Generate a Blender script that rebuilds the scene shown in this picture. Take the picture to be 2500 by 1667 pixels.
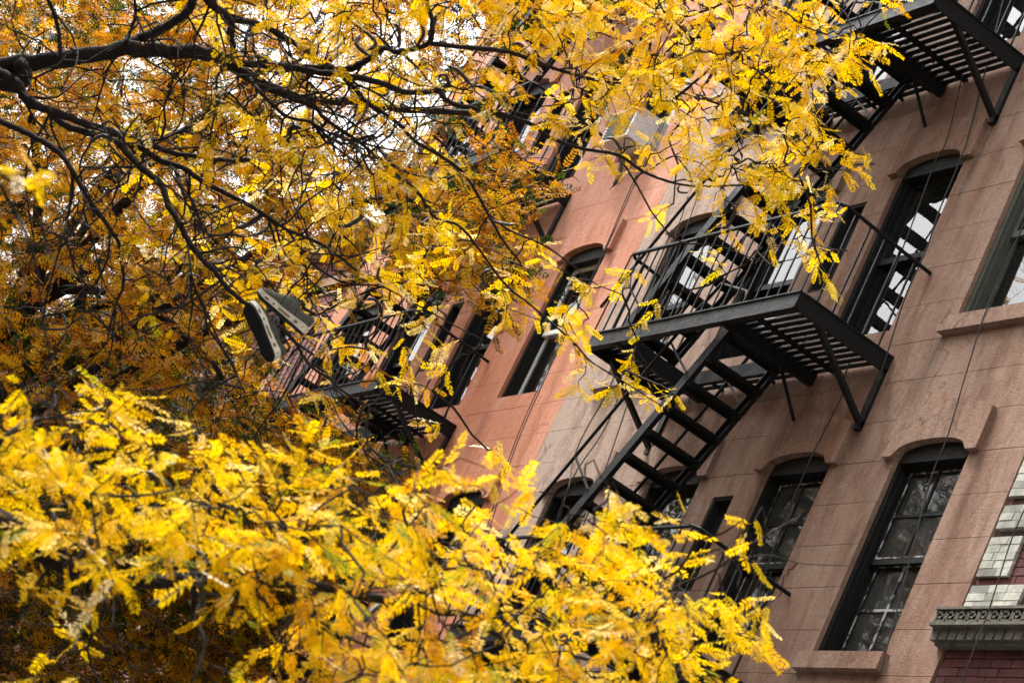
import bpy, math, random
import numpy as np
from mathutils import Vector, Matrix, Quaternion

random.seed(11); rng = np.random.default_rng(11)
for o in list(bpy.data.objects): bpy.data.objects.remove(o)
scene = bpy.context.scene
COL = scene.collection
R = math.radians

# ------------------------------------------------------------------ camera
# world: X runs along the street front, Y points into the facades (facade plane y = 0), Z up
PAN, TILT, ROLL, FPX = -1.18099198, 0.33111628, 0.46126683, 6290.2
CAM = np.array([0.0, -9.75, 1.6])
_f = np.array([math.sin(PAN)*math.cos(TILT), math.cos(PAN)*math.cos(TILT), math.sin(TILT)])
_r0 = np.array([math.cos(PAN), -math.sin(PAN), 0.0]); _u0 = np.cross(_r0, _f)
_r = math.cos(ROLL)*_r0 + math.sin(ROLL)*_u0
_u = -math.sin(ROLL)*_r0 + math.cos(ROLL)*_u0
def ray(px, py): return _f + _r*((px-1250)/FPX) - _u*((py-833.5)/FPX)
def at(px, py, depth): return CAM + ray(px, py)*depth          # a photo pixel at a distance
def on_y(px, py, y):                                           # a photo pixel on a plane parallel to the fronts
    d = ray(px, py); return CAM + d*((y-CAM[1])/d[1])
cd = bpy.data.cameras.new('camera'); cam = bpy.data.objects.new('camera', cd); COL.objects.link(cam)
cam.matrix_world = Matrix(((_r[0], _u[0], -_f[0], CAM[0]), (_r[1], _u[1], -_f[1], CAM[1]), (_r[2], _u[2], -_f[2], CAM[2]), (0, 0, 0, 1)))
cd.sensor_width = 36; cd.lens = FPX/2500*36; cd.clip_end = 2000; cd.clip_start = 0.1
cd.dof.use_dof = True; cd.dof.focus_distance = 17.5; cd.dof.aperture_fstop = 5.0
scene.camera = cam

# ------------------------------------------------------------------ light
SUN_EL, SUN_AZ = R(60), R(-62)        # azimuth measured from -Y (out of the fronts), towards +X when positive
world = bpy.data.worlds.new('World'); scene.world = world; world.use_nodes = True
nt = world.node_tree; nt.nodes.clear()
sky = nt.nodes.new('ShaderNodeTexSky'); sky.sky_type = 'NISHITA'; sky.sun_disc = False
sky.sun_elevation = SUN_EL; sky.sun_rotation = math.pi - SUN_AZ
sky.air_density = 1.0; sky.dust_density = 6.0; sky.ozone_density = 0.6
hs = nt.nodes.new('ShaderNodeHueSaturation'); hs.inputs['Saturation'].default_value = 0.05
bg = nt.nodes.new('ShaderNodeBackground'); bg.inputs['Strength'].default_value = 0.12
out = nt.nodes.new('ShaderNodeOutputWorld')
nt.links.new(sky.outputs[0], hs.inputs['Color']); nt.links.new(hs.outputs[0], bg.inputs['Color']); nt.links.new(bg.outputs[0], out.inputs[0])
sd = bpy.data.lights.new('sun', 'SUN'); sun = bpy.data.objects.new('sun', sd); COL.objects.link(sun)
sd.energy = 1.5; sd.angle = R(10); sd.color = (1.0, 0.96, 0.9)
sdir = Vector((math.sin(SUN_AZ)*math.cos(SUN_EL), -math.cos(SUN_AZ)*math.cos(SUN_EL), math.sin(SUN_EL)))
sun.rotation_euler = sdir.to_track_quat('Z', 'Y').to_euler()
scene.view_settings.view_transform = 'Standard'; scene.view_settings.look = 'None'
scene.view_settings.exposure = 2.25; scene.view_settings.gamma = 1
scene.render.engine = 'CYCLES'
scene.cycles.max_bounces = 7; scene.cycles.transparent_max_bounces = 8; scene.cycles.diffuse_bounces = 4
scene.cycles.use_denoising = True

# ------------------------------------------------------------------ helpers
def link(name, mesh, parent=None):
    o = bpy.data.objects.new(name, mesh); COL.objects.link(o)
    if parent is not None: o.parent = parent
    return o
def origin(o):
    v = Vector((0, 0, 0))
    while o is not None: v += o.location; o = o.parent
    return v
def thing(name, label, cat, loc, group=None):
    o = link(name, None); o.location = loc; o.empty_display_size = 0.3
    return tag(o, label, cat, group)
def tag(o, label, cat, group=None):
    o['label'] = label; o['category'] = cat
    if group: o['group'] = group
    return o
def mesh_from(name, verts, faces, mat=None, smooth=False):
    m = bpy.data.meshes.new(name); m.from_pydata([tuple(map(float, v)) for v in verts], [], faces)
    if mat: m.materials.append(mat)
    if smooth: m.shade_smooth()
    m.update(); return m
BOXF = [(0,1,3,2),(4,6,7,5),(0,4,5,1),(2,3,7,6),(0,2,6,4),(1,5,7,3)]
class MB:                                         # collects boxes and polygons, in world coordinates
    def __init__(s): s.v = []; s.f = []
    def box(s, a, b, skip=()):
        n = len(s.v)
        for x in (a[0], b[0]):
            for y in (a[1], b[1]):
                for z in (a[2], b[2]): s.v.append((x, y, z))
        for i, f in enumerate(BOXF):
            if i not in skip: s.f.append(tuple(n+k for k in f))
        return s
    def bar(s, p, q, w, h, up=(0, 0, 1)):
        p, q = Vector(p), Vector(q); d = (q-p).normalized(); u = Vector(up)
        sd_ = d.cross(u).normalized(); u = sd_.cross(d).normalized(); n = len(s.v)
        for e in (p, q):
            for a in (-1, 1):
                for b in (-1, 1): s.v.append(tuple(e + sd_*(a*w/2) + u*(b*h/2)))
        for f in BOXF: s.f.append(tuple(n+k for k in f))
        return s
    def tube(s, pts, rad, n=6, cap=True):
        P = np.asarray(pts, float); K = len(P); rad = np.broadcast_to(np.asarray(rad, float), (K,))
        T = np.gradient(P, axis=0); T /= np.linalg.norm(T, axis=1)[:, None]+1e-9
        ref = np.array([0.31, 0.2, 0.93]) if abs(T[0, 2]) < 0.9 else np.array([1.0, 0, 0])
        base = len(s.v); nn = ref - T[0]*(ref@T[0])
        for i in range(K):
            nn = nn - T[i]*(nn@T[i]); nn /= np.linalg.norm(nn)+1e-9; bb = np.cross(T[i], nn)
            for k in range(n):
                a = 2*math.pi*k/n
                s.v.append(tuple(P[i] + (nn*math.cos(a)+bb*math.sin(a))*rad[i]))
        for i in range(K-1):
            for k in range(n):
                a = base+i*n+k; b = base+i*n+(k+1) % n
                s.f.append((a, b, b+n, a+n))
        if cap:
            s.f.append(tuple(base+k for k in range(n))[::-1]); s.f.append(tuple(base+(K-1)*n+k for k in range(n)))
        return s
    def prism(s, poly, y0, y1):                   # polygon in (x, z), extruded along y
        n = len(s.v); k = len(poly)
        for x, z in poly: s.v.append((x, y0, z))
        for x, z in poly: s.v.append((x, y1, z))
        s.f.append(tuple(range(n, n+k))); s.f.append(tuple(range(n+k, n+2*k))[::-1])
        for i in range(k):
            j = (i+1) % k; s.f.append((n+i, n+k+i, n+k+j, n+j))
        return s
    def build(s, name, mat, parent=None, smooth=False):
        o0 = origin(parent) if parent is not None else Vector((0, 0, 0))
        if parent is None and s.v:
            o0 = Vector([float(np.mean([v[i] for v in s.v])) for i in range(3)]); o0.z = min(v[2] for v in s.v)
        V = [(v[0]-o0.x, v[1]-o0.y, v[2]-o0.z) for v in s.v]
        o = link(name, mesh_from(name, V, s.f, mat, smooth), parent)
        if parent is None: o.location = o0
        return o
_cube = {}
def cube_mesh(mat):
    if mat.name not in _cube:
        b = MB().box((-.5, -.5, -.5), (.5, .5, .5)); _cube[mat.name] = mesh_from('block', b.v, b.f, mat)
    return _cube[mat.name]
def piece(name, parent, mat, a, b):               # an axis-aligned bar that shares one cube mesh
    o = link(name, cube_mesh(mat), parent); c = (Vector(a)+Vector(b))/2
    o.location = c-origin(parent); o.scale = [max(1e-4, abs(b[i]-a[i])) for i in range(3)]
    return o
def rod(name, parent, mat, p, q, w, h, up=(0, 0, 1)):
    o = link(name, cube_mesh(mat), parent); p, q = Vector(p), Vector(q)
    d = (q-p); L = d.length; d.normalize(); sd_ = d.cross(Vector(up)).normalized(); u = sd_.cross(d)
    Mx = Matrix((d, sd_, u)).transposed()
    o.rotation_mode = 'QUATERNION'; o.rotation_quaternion = Mx.to_quaternion()
    o.location = (p+q)/2-origin(parent); o.scale = (L, w, h)
    return o

# ------------------------------------------------------------------ materials
def new_mat(name):
    m = bpy.data.materials.new(name); m.use_nodes = True
    n = m.node_tree; n.nodes.clear()
    o = n.nodes.new('ShaderNodeOutputMaterial'); p = n.nodes.new('ShaderNodeBsdfPrincipled')
    n.links.new(p.outputs[0], o.inputs[0]); return m, n, p, o
def N(n, t, **k):
    x = n.nodes.new(t)
    for a, v in k.items():
        if hasattr(x, a): setattr(x, a, v)
        else: x.inputs[a.replace('_', ' ')].default_value = v
    return x
def ramp(n, stops, fac):
    r = n.nodes.new('ShaderNodeValToRGB'); e = r.color_ramp.elements
    while len(e) < len(stops): e.new(0.5)
    for i, (p, c) in enumerate(stops):
        e[i].position = p; e[i].color = (*c, 1) if len(c) == 3 else c
    n.links.new(fac, r.inputs[0]); return r.outputs[0]
def wpos(n, scale):
    g = n.nodes.new('ShaderNodeNewGeometry'); m = n.nodes.new('ShaderNodeMapping'); m.inputs['Scale'].default_value = scale
    n.links.new(g.outputs['Position'], m.inputs[0]); return m.outputs[0]
def noise(n, vec, scale, detail=5, rough=0.6, dist=0.0):
    x = n.nodes.new('ShaderNodeTexNoise'); x.inputs['Scale'].default_value = scale; x.inputs['Detail'].default_value = detail
    x.inputs['Roughness'].default_value = rough; x.inputs['Distortion'].default_value = dist
    n.links.new(vec, x.inputs['Vector']); return x.outputs['Fac']
def mix(n, fac, a, b, mode='MIX'):
    x = n.nodes.new('ShaderNodeMix'); x.data_type = 'RGBA'; x.blend_type = mode
    for sock, v in ((x.inputs[0], fac), (x.inputs[6], a), (x.inputs[7], b)):
        if hasattr(v, 'is_linked'): n.links.new(v, sock)
        elif isinstance(v, (int, float)): sock.default_value = v
        else: sock.default_value = (*v, 1)
    return x.outputs[2]
def bump(n, p, h, strength, dist):
    b = n.nodes.new('ShaderNodeBump'); b.inputs['Strength'].default_value = strength; b.inputs['Distance'].default_value = dist
    n.links.new(h, b.inputs['Height']); n.links.new(b.outputs[0], p.inputs['Normal']); return b
def stucco(name, base, alt, dirt, grey, amount=0.5, pale_blend=None, stains=()):
    m, n, p, o = new_mat(name)
    w = wpos(n, (1, 1, 1)); ws = wpos(n, (5.0, 5.0, 0.5)); wb = wpos(n, (1, 1, .45))
    blot = noise(n, wb, 0.8, 6, 0.62, 0.5); streak = noise(n, ws, 1.0, 7, 0.68, 0.5); fine = noise(n, w, 70, 3, 0.75); mid = noise(n, wb, 5, 8, 0.7, 0.9); grit = noise(n, w, 22, 6, 0.75)
    c = mix(n, ramp(n, [(0.38, (0, 0, 0)), (0.62, (1, 1, 1))], blot), base, alt)
    if pale_blend:                                   # a paler colour blended in along one axis: axis, from, to, colour, strength
        ax, v0, v1, bc, bs = pale_blend; g = n.nodes.new('ShaderNodeNewGeometry'); sx = n.nodes.new('ShaderNodeSeparateXYZ'); n.links.new(g.outputs['Position'], sx.inputs[0])
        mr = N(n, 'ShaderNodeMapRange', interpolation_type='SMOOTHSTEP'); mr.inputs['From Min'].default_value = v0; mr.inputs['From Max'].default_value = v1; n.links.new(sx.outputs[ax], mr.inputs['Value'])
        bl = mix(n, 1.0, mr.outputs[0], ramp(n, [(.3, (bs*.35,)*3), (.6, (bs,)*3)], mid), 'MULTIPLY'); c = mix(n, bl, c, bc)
    c = mix(n, ramp(n, [(0.48, (0, 0, 0)), (0.7, (amount,)*3)], streak), c, dirt)
    c = mix(n, ramp(n, [(0.5, (0, 0, 0)), (0.68, (.75, .75, .75))], mid), c, grey)
    c = mix(n, ramp(n, [(0.30, (.55, .55, .55)), (0.44, (0, 0, 0))], mid), c, dirt)
    if stains:                                   # rust and soot runs: x, top z, length, half width, colour, strength
        g = n.nodes.new('ShaderNodeNewGeometry'); sx = n.nodes.new('ShaderNodeSeparateXYZ'); n.links.new(g.outputs['Position'], sx.inputs[0])
        ws2 = wpos(n, (16, 16, 1.2)); run = ramp(n, [(.34, (0, 0, 0)), (.62, (1, 1, 1))], noise(n, ws2, 1.0, 6, .7, .6))
        for x0, z0, ln, hw, colr, st in stains:
            d = N(n, 'ShaderNodeMath', operation='SUBTRACT'); n.links.new(sx.outputs['X'], d.inputs[0]); d.inputs[1].default_value = x0
            ab = N(n, 'ShaderNodeMath', operation='ABSOLUTE'); n.links.new(d.outputs[0], ab.inputs[0])
            ma = N(n, 'ShaderNodeMapRange', interpolation_type='SMOOTHSTEP'); n.links.new(ab.outputs[0], ma.inputs['Value']); ma.inputs['From Min'].default_value = hw; ma.inputs['From Max'].default_value = 0
            mz = N(n, 'ShaderNodeMapRange', interpolation_type='SMOOTHSTEP'); n.links.new(sx.outputs['Z'], mz.inputs['Value']); mz.inputs['From Min'].default_value = z0-ln; mz.inputs['From Max'].default_value = z0-.05; mz.inputs['To Max'].default_value = st
            lt = N(n, 'ShaderNodeMath', operation='LESS_THAN'); n.links.new(sx.outputs['Z'], lt.inputs[0]); lt.inputs[1].default_value = z0
            m1 = N(n, 'ShaderNodeMath', operation='MULTIPLY'); n.links.new(ma.outputs[0], m1.inputs[0]); n.links.new(mz.outputs[0], m1.inputs[1])
            m2 = N(n, 'ShaderNodeMath', operation='MULTIPLY'); n.links.new(m1.outputs[0], m2.inputs[0]); n.links.new(lt.outputs[0], m2.inputs[1])
            c = mix(n, mix(n, 1.0, run, m2.outputs[0], 'MULTIPLY'), c, colr)
    c = mix(n, 1.0, c, ramp(n, [(0.28, (.55, .55, .55)), (0.5, (1, 1, 1)), (0.75, (1.2, 1.18, 1.16))], fine), 'MULTIPLY')
    c = mix(n, 1.0, c, ramp(n, [(0.3, (.72, .7, .68)), (0.48, (1, 1, 1)), (0.75, (1.12, 1.12, 1.12))], grit), 'MULTIPLY')
    vo = n.nodes.new('ShaderNodeTexVoronoi'); vo.feature = 'DISTANCE_TO_EDGE'; vo.inputs['Scale'].default_value = 1.1
    wc = n.nodes.new('ShaderNodeMix'); wc.data_type = 'RGBA'; wc.inputs[0].default_value = .55
    nz = n.nodes.new('ShaderNodeTexNoise'); nz.inputs['Scale'].default_value = 2.2; nz.inputs['Detail'].default_value = 7; n.links.new(w, nz.inputs['Vector'])
    n.links.new(w, wc.inputs[6]); n.links.new(nz.outputs['Color'], wc.inputs[7]); n.links.new(wc.outputs[2], vo.inputs['Vector'])
    crack = ramp(n, [(0.0, (1, 1, 1)), (0.006, (0, 0, 0))], vo.outputs['Distance']); keep = ramp(n, [(.53, (0, 0, 0)), (.6, (.7, .7, .7))], blot)
    cm = mix(n, 1.0, crack, keep, 'MULTIPLY'); c = mix(n, cm, c, tuple(v*.3 for v in dirt))
    n.links.new(c, p.inputs['Base Color']); p.inputs['Roughness'].default_value = 0.92; p.inputs['Specular IOR Level'].default_value = 0.15
    hgt = N(n, 'ShaderNodeMath', operation='ADD'); n.links.new(fine, hgt.inputs[0]); n.links.new(grit, hgt.inputs[1])
    bump(n, p, hgt.outputs[0], 0.6, 0.012)
    return m
SOOT, RUST, OCHRE = (.045, .03, .024), (.13, .052, .024), (.22, .11, .04)
BROWN_STAINS = [(-16.72, 9.0, 1.6, .14, RUST, .9), (-16.48, 8.8, 1.1, .10, SOOT, .8), (-15.93, 6.6, 1.0, .12, SOOT, .8), (-14.9, 6.6, 1.0, .1, SOOT, .7), (-15.9, 9.53, .9, .12, SOOT, .8), (-16.43, 10.15, .55, .06, RUST, .9),
 (-17.51, 8.87, .7, .07, RUST, .9), (-18.5, 8.9, 1.2, .12, SOOT, .7), (-18.07, 7.3, 1.2, .2, SOOT, .6), (-18.07, 10.2, 1.0, .2, SOOT, .6), (-16.55, 11.4, 1.3, .12, SOOT, .6), (-15.55, 9.0, .8, .05, OCHRE, .8), (-19.65, 8.8, 1.2, .12, SOOT, .8), (-16.48, 11.7, 1.0, .1, SOOT, .8), (-14.75, 8.4, 1.5, .12, SOOT, .5), (-20.3, 8.43, 1.4, .14, SOOT, .6)]
ORANGE_STAINS = [(x-7.6, z, l, w, (.2, .06, .03), a*.8) for x, z, l, w, c, a in BROWN_STAINS if x > -19] + [(-22.3, 11.3, 1.6, .1, (.25, .07, .03), .8), (-23.4, 9.5, 1.0, .12, (.2, .06, .03), .8)]
BROWN = stucco('brown_stucco', (.225, .130, .090), (.28, .185, .14), (.12, .062, .039), (.32, .232, .18), .7, ('X', -17.5, -21.5, (.39, .305, .25), .9), BROWN_STAINS)  # paler toward the left: brighter light and haze put into the wall colour
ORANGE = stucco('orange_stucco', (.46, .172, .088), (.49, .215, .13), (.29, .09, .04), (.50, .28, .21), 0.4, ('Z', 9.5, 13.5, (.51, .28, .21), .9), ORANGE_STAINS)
TAN = stucco('tan_stone', (.42, .29, .18), (.47, .34, .23), (.28, .17, .1), (.4, .32, .26))
SLATE = stucco('grey_stone', (.10, .095, .078), (.14, .13, .105), (.025, .025, .022), (.17, .16, .13))
def painted_iron(name, base, rust, amount, rough=0.45):
    m, n, p, o = new_mat(name); w = wpos(n, (1, 1, 1))
    a = noise(n, w, 9, 8, 0.7, 0.5); b = noise(n, w, 60, 4, 0.7); g = n.nodes.new('ShaderNodeNewGeometry')
    sx = n.nodes.new('ShaderNodeSeparateXYZ'); n.links.new(g.outputs['Normal'], sx.inputs[0])
    f = ramp(n, [(1-amount-.03, (0, 0, 0)), (1-amount+.03, (1, 1, 1))], a)
    c2 = mix(n, 1.0, mix(n, f, base, rust), ramp(n, [(.3, (.6, .6, .6)), (.75, (1.5, 1.5, 1.5))], b), 'MULTIPLY')
    fl = ramp(n, [(.66, (0, 0, 0)), (.69, (1, 1, 1))], noise(n, w, 16, 8, .75, 1.2)); c2 = mix(n, fl, c2, tuple(min(1, v*3.2+.012) for v in rust))
    n.links.new(c2, p.inputs['Base Color']); p.inputs['Specular IOR Level'].default_value = 0.2
    rr = ramp(n, [(.3, (rough-.12,)*3), (.7, (rough+.22,)*3)], a); n.links.new(rr, p.inputs['Roughness'])
    h = N(n, 'ShaderNodeMath', operation='ADD'); n.links.new(a, h.inputs[0]); n.links.new(b, h.inputs[1])
    bump(n, p, h.outputs[0], 0.7, 0.01); return m
IRON = painted_iron('black_painted_iron', (.0045, .005, .0055), (.03, .01, .01), 0.33, 0.55)
REDIRON = painted_iron('red_painted_iron', (.20, .022, .025), (.07, .015, .012), 0.4)
FRAME = painted_iron('black_window_paint', (.005, .006, .006), (.02, .02, .019), 0.4, 0.55)
GREYFRAME = painted_iron('grey_window_paint', (.07, .075, .062), (.14, .14, .12), 0.35, 0.5)
PEEL = painted_iron('peeling_white_paint', (.36, .37, .35), (.02, .02, .02), 0.52, 0.6)
WHITEP = painted_iron('white_paint', (.7, .72, .72), (.45, .45, .43), 0.35, 0.5)
def plain(name, col, rough=0.7, var=0.25, scale=8, spec=0.3):
    m, n, p, o = new_mat(name); w = wpos(n, (1, 1, 1)); a = noise(n, w, scale, 6, 0.65, 0.2)
    c = mix(n, 1.0, col, ramp(n, [(.25, (1-var,)*3), (.75, (1+var,)*3)], a), 'MULTIPLY')
    n.links.new(c, p.inputs['Base Color']); p.inputs['Roughness'].default_value = rough; p.inputs['Specular IOR Level'].default_value = spec
    bump(n, p, a, 0.4, 0.01); return m
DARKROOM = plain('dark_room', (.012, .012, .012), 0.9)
CABLE = plain('black_cable', (.015, .014, .014), 0.6)
BLIND = plain('pale_blind', (.5, .5, .46), 0.7, 0.1)
ASPHALT = plain('asphalt', (.05, .05, .052), 0.9, 0.4, 20)
CONCRETE = plain('concrete', (.2, .195, .18), 0.85, 0.25, 6)
BARK = plain('bark', (.017, .0125, .011), 0.9, 0.7, 40, 0.2)
POD = plain('seed_pod_skin', (.022, .016, .017), 0.5, 0.5, 30, 0.5)
MORTAR = plain('mortar', (.10, .075, .07), 0.95, 0.3, 30)
ROOFTAR = plain('roof_tar', (.06, .06, .06), 0.9)
def brick_mat(name, stops, rough=0.85, spec=0.25):
    m, n, p, o = new_mat(name); w = wpos(n, (1, 1, 1))
    oi = n.nodes.new('ShaderNodeObjectInfo'); wn = N(n, 'ShaderNodeTexWhiteNoise', noise_dimensions='1D')
    n.links.new(oi.outputs['Random'], wn.inputs['W'])
    c = ramp(n, stops, oi.outputs['Random']); a = noise(n, w, 30, 6, 0.7, 0.3); b = noise(n, w, 4, 5, 0.6)
    c = mix(n, 1.0, c, ramp(n, [(.25, (.6, .6, .6)), (.7, (1.15, 1.15, 1.15))], a), 'MULTIPLY')
    c = mix(n, 1.0, c, ramp(n, [(.35, (.62, .62, .6)), (.6, (1.05, 1.05, 1.05))], b), 'MULTIPLY')
    n.links.new(c, p.inputs['Base Color']); p.inputs['Roughness'].default_value = rough; p.inputs['Specular IOR Level'].default_value = spec
    bump(n, p, a, 0.5, 0.006); return m
REDBRICK = brick_mat('dark_red_brick', [(0, (.075, .02, .018)), (.5, (.10, .03, .026)), (1, (.055, .02, .02))])
WHITEBRICK = brick_mat('pale_glazed_brick', [(0, (.48, .48, .42)), (.6, (.40, .40, .35)), (.85, (.22, .22, .19)), (1, (.52, .52, .47))], 0.5)
SALMON = brick_mat('brown_red_brick', [(0, (.24, .10, .08)), (1, (.28, .125, .10))])
def glass(name, tint=(.9, .95, .95), ior=1.9, rough=0.015, dirt=.08):
    m, n, p, o = new_mat(name); n.nodes.remove(p)
    w = wpos(n, (1, 1, .6)); a = noise(n, w, 1.6, 3, 0.5, 0.2); d = noise(n, w, 4.5, 8, 0.72, .8)
    fr = N(n, 'ShaderNodeFresnel', IOR=ior); gl = N(n, 'ShaderNodeBsdfGlossy', Roughness=rough); tr = N(n, 'ShaderNodeBsdfTransparent')
    tr.inputs[0].default_value = (*tint, 1); df = N(n, 'ShaderNodeBsdfDiffuse'); df.inputs[0].default_value = (.10, .105, .10, 1)
    b = n.nodes.new('ShaderNodeBump'); b.inputs['Strength'].default_value = 0.05; b.inputs['Distance'].default_value = 0.05
    n.links.new(a, b.inputs['Height']); n.links.new(b.outputs[0], gl.inputs['Normal'])
    m1 = n.nodes.new('ShaderNodeMixShader'); n.links.new(fr.outputs[0], m1.inputs[0]); n.links.new(tr.outputs[0], m1.inputs[1]); n.links.new(gl.outputs[0], m1.inputs[2])
    m2 = n.nodes.new('ShaderNodeMixShader'); n.links.new(ramp(n, [(.4, (dirt*.5,)*3), (.75, (dirt*1.3,)*3)], d), m2.inputs[0])
    n.links.new(m1.outputs[0], m2.inputs[1]); n.links.new(df.outputs[0], m2.inputs[2]); n.links.new(m2.outputs[0], o.inputs[0]); return m
GLASS = glass('window_glass', ior=2.1, rough=0.0)
OLDGLASS = glass('grimy_glass', ior=1.34, rough=0.0, dirt=.26)
def leaf_mat(name, stops):
    m, n, p, o = new_mat(name)
    at_ = N(n, 'ShaderNodeAttribute', attribute_name='tint'); c = ramp(n, stops, at_.outputs['Fac'])
    n.links.new(c, p.inputs['Base Color']); p.inputs['Roughness'].default_value = 0.5; p.inputs['Specular IOR Level'].default_value = 0.12
    t = n.nodes.new('ShaderNodeBsdfTranslucent'); cc = mix(n, 1.0, c, (1.0, .93, .4), 'MULTIPLY'); n.links.new(cc, t.inputs[0])
    s = n.nodes.new('ShaderNodeMixShader'); s.inputs[0].default_value = 0.44
    n.links.new(p.outputs[0], s.inputs[1]); n.links.new(t.outputs[0], s.inputs[2]); n.links.new(s.outputs[0], o.inputs[0]); return m
LEAF_YELLOW = leaf_mat('yellow_locust_leaf', [(0, (.15, .21, .025)), (.06, (.46, .42, .015)), (.16, (.80, .57, .003)), (.6, (.80, .52, .002)), (.8, (.72, .37, .003)), (.9, (.48, .17, .006)), (.905, (.84, .66, .36)), (1, (.86, .74, .52))])  # cream end of the ramp is sky sheen painted as leaf colour
LEAF_GOLD = leaf_mat('golden_locust_leaf', [(0, (.012, .026, .006)), (.2, (.05, .085, .012)), (.28, (.45, .36, .012)), (.5, (.68, .36, .008)), (.75, (.48, .19, .008)), (.92, (.28, .085, .008)), (1, (.7, .48, .22))])

# ------------------------------------------------------------------ ground
def structure(o): o['kind'] = 'structure'; return o
g = MB(); g.f.append((0, 1, 2, 3)); g.v += [(-400, -300, 0), (300, -300, 0), (300, 300, 0), (-400, 300, 0)]
structure(g.build('ground', ASPHALT))
for y0, y1, k0, k1 in ((-4.5, 0.4, -4.5, -4.35), (-20, -13.5, -13.65, -13.5)):
    b = MB().box((-120, y0 if y0 > -10 else y0, -.05), (60, y1, .13)); structure(b.build('pavement', CONCRETE))
    b = MB().box((-120, k0-.004, -.05), (60, k1, .137)); structure(b.build('kerb', SLATE))

# ------------------------------------------------------------------ buildings
COURSE = 0.366
def cells(x0, x1, z0, z1, holes):
    xs = sorted({x0, x1, *[h[i] for h in holes for i in (0, 1) if x0 < h[i] < x1]})
    zs = sorted({z0, z1, *[h[i] for h in holes for i in (2, 3) if z0 < h[i] < z1]})
    for j in range(len(zs)-1):
        run = None
        for i in range(len(xs)-1):
            cx_, cz = (xs[i]+xs[i+1])/2, (zs[j]+zs[j+1])/2
            solid = not any(h[0] < cx_ < h[1] and h[2] < cz < h[3] for h in holes)
            if solid: run = [xs[i] if run is None else run[0], xs[i+1]]
            if (not solid or i == len(xs)-2) and run: yield run[0], run[1], zs[j], zs[j+1]; run = None
def ring(mb, x0, x1, z0, z1, t, y0, y1, tb=None):
    tb = tb or t
    mb.box((x0, y0, z0), (x0+t, y1, z1)).box((x1-t, y0, z0), (x1, y1, z1))
    mb.box((x0+t, y0, z0), (x1-t, y1, z0+tb)).box((x0+t, y0, z1-t), (x1-t, y1, z1))
def window(bld, xc, zs, h=1.67, style='plain', hw=.45, frame=None, blind=False, arch=.14):
    zb = zs-h; frame = frame or FRAME; f = MB(); yb = .042
    f.box((xc-hw, yb, zb), (xc-hw+.05, .24, zs+arch)).box((xc+hw-.05, yb, zb), (xc+hw, .24, zs+arch))
    f.box((xc-hw+.05, .022 if arch else yb+.02, zs-.03), (xc+hw-.05, .24, zs+arch)).box((xc-hw+.05, yb+.01, zb), (xc+hw-.05, .24, zb+.045))  # black frame head set forward, also standing in for shade under the arch
    f.box((xc-hw+.05, yb+.03, zb+.045), (xc-hw+.075, .235, zs-.03)).box((xc+hw-.075, yb+.03, zb+.045), (xc+hw-.05, .235, zs-.03))
    wn = f.build('window', frame, bld)
    zm = zb+.045+(zs-.03-zb-.045)*.5; x0, x1 = xc-hw+.075, xc+hw-.075
    sashm = {'plain': frame, 'peel': FRAME, 'white': WHITEP}[style]; gl = OLDGLASS if style == 'peel' else GLASS
    for a, b, y in ((zm-.025, zs-.03, .115), (zb+.045, zm+.02, .16)):
        s = MB(); ring(s, x0, x1, a, b, .045, y, y+.035, .055); so = s.build('sash', sashm, wn)
        MB().box((x0+.045, y+.014, a+.055), (x1-.045, y+.02, b-.045)).build('pane', gl, wn)
        if style == 'peel':
            q = MB(); q.box((xc-.011, y+.004, a+.055), (xc+.011, y+.012, b-.045))
            zc = (a+b)/2; q.box((x0+.045, y+.003, zc-.011), (xc-.011, y+.012, zc+.011)).box((xc+.011, y+.003, zc-.011), (x1-.045, y+.012, zc+.011))
            q.build('muntin', FRAME if y < .13 else PEEL, wn)
            q = MB(); ring(q, x0+.036, x1-.036, a+.046, b-.036, .013, y-.002, y+.004); q.build('putty_line', PEEL, wn)
    if blind:
        q = MB(); z = zs-.1
        while z > zb+.1:
            q.bar((x0+.05, .262, z), (x1-.05, .262, z), .034, .004, (0, .5, .87)); z -= .042
        q.build('blind', BLIND, wn)
    return wn
def hood(bld, mat, xc, zs, hw=.45, ear=.12, rise=.125, top=.36, proud=.05):
    n = 14; low = []; up = []
    for i in range(n+1):
        t = -1+2*i/n; low.append((xc+hw*t, zs+rise*math.sqrt(max(0, 1-(abs(t))**2.4))))
    L, R_ = xc-hw-ear, xc+hw+ear
    for i in range(n+1):
        t = 1-2*i/n; up.append((xc+(hw+ear)*t, zs+top+.11*(1-t*t)))
    m = MB()
    for a, b in ((-proud, .021), (.021, .06)):          # proud plate, then the arch soffit inside the wall
        if a < 0: poly = [(L, zs-.0)] + low + [(R_, zs-.0)] + up
        else: poly = low + [(xc+hw, zs+.16), (xc-hw, zs+.16)]
        m.prism(poly, a, b)
    return m.build('hood_mould', mat, bld)
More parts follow.
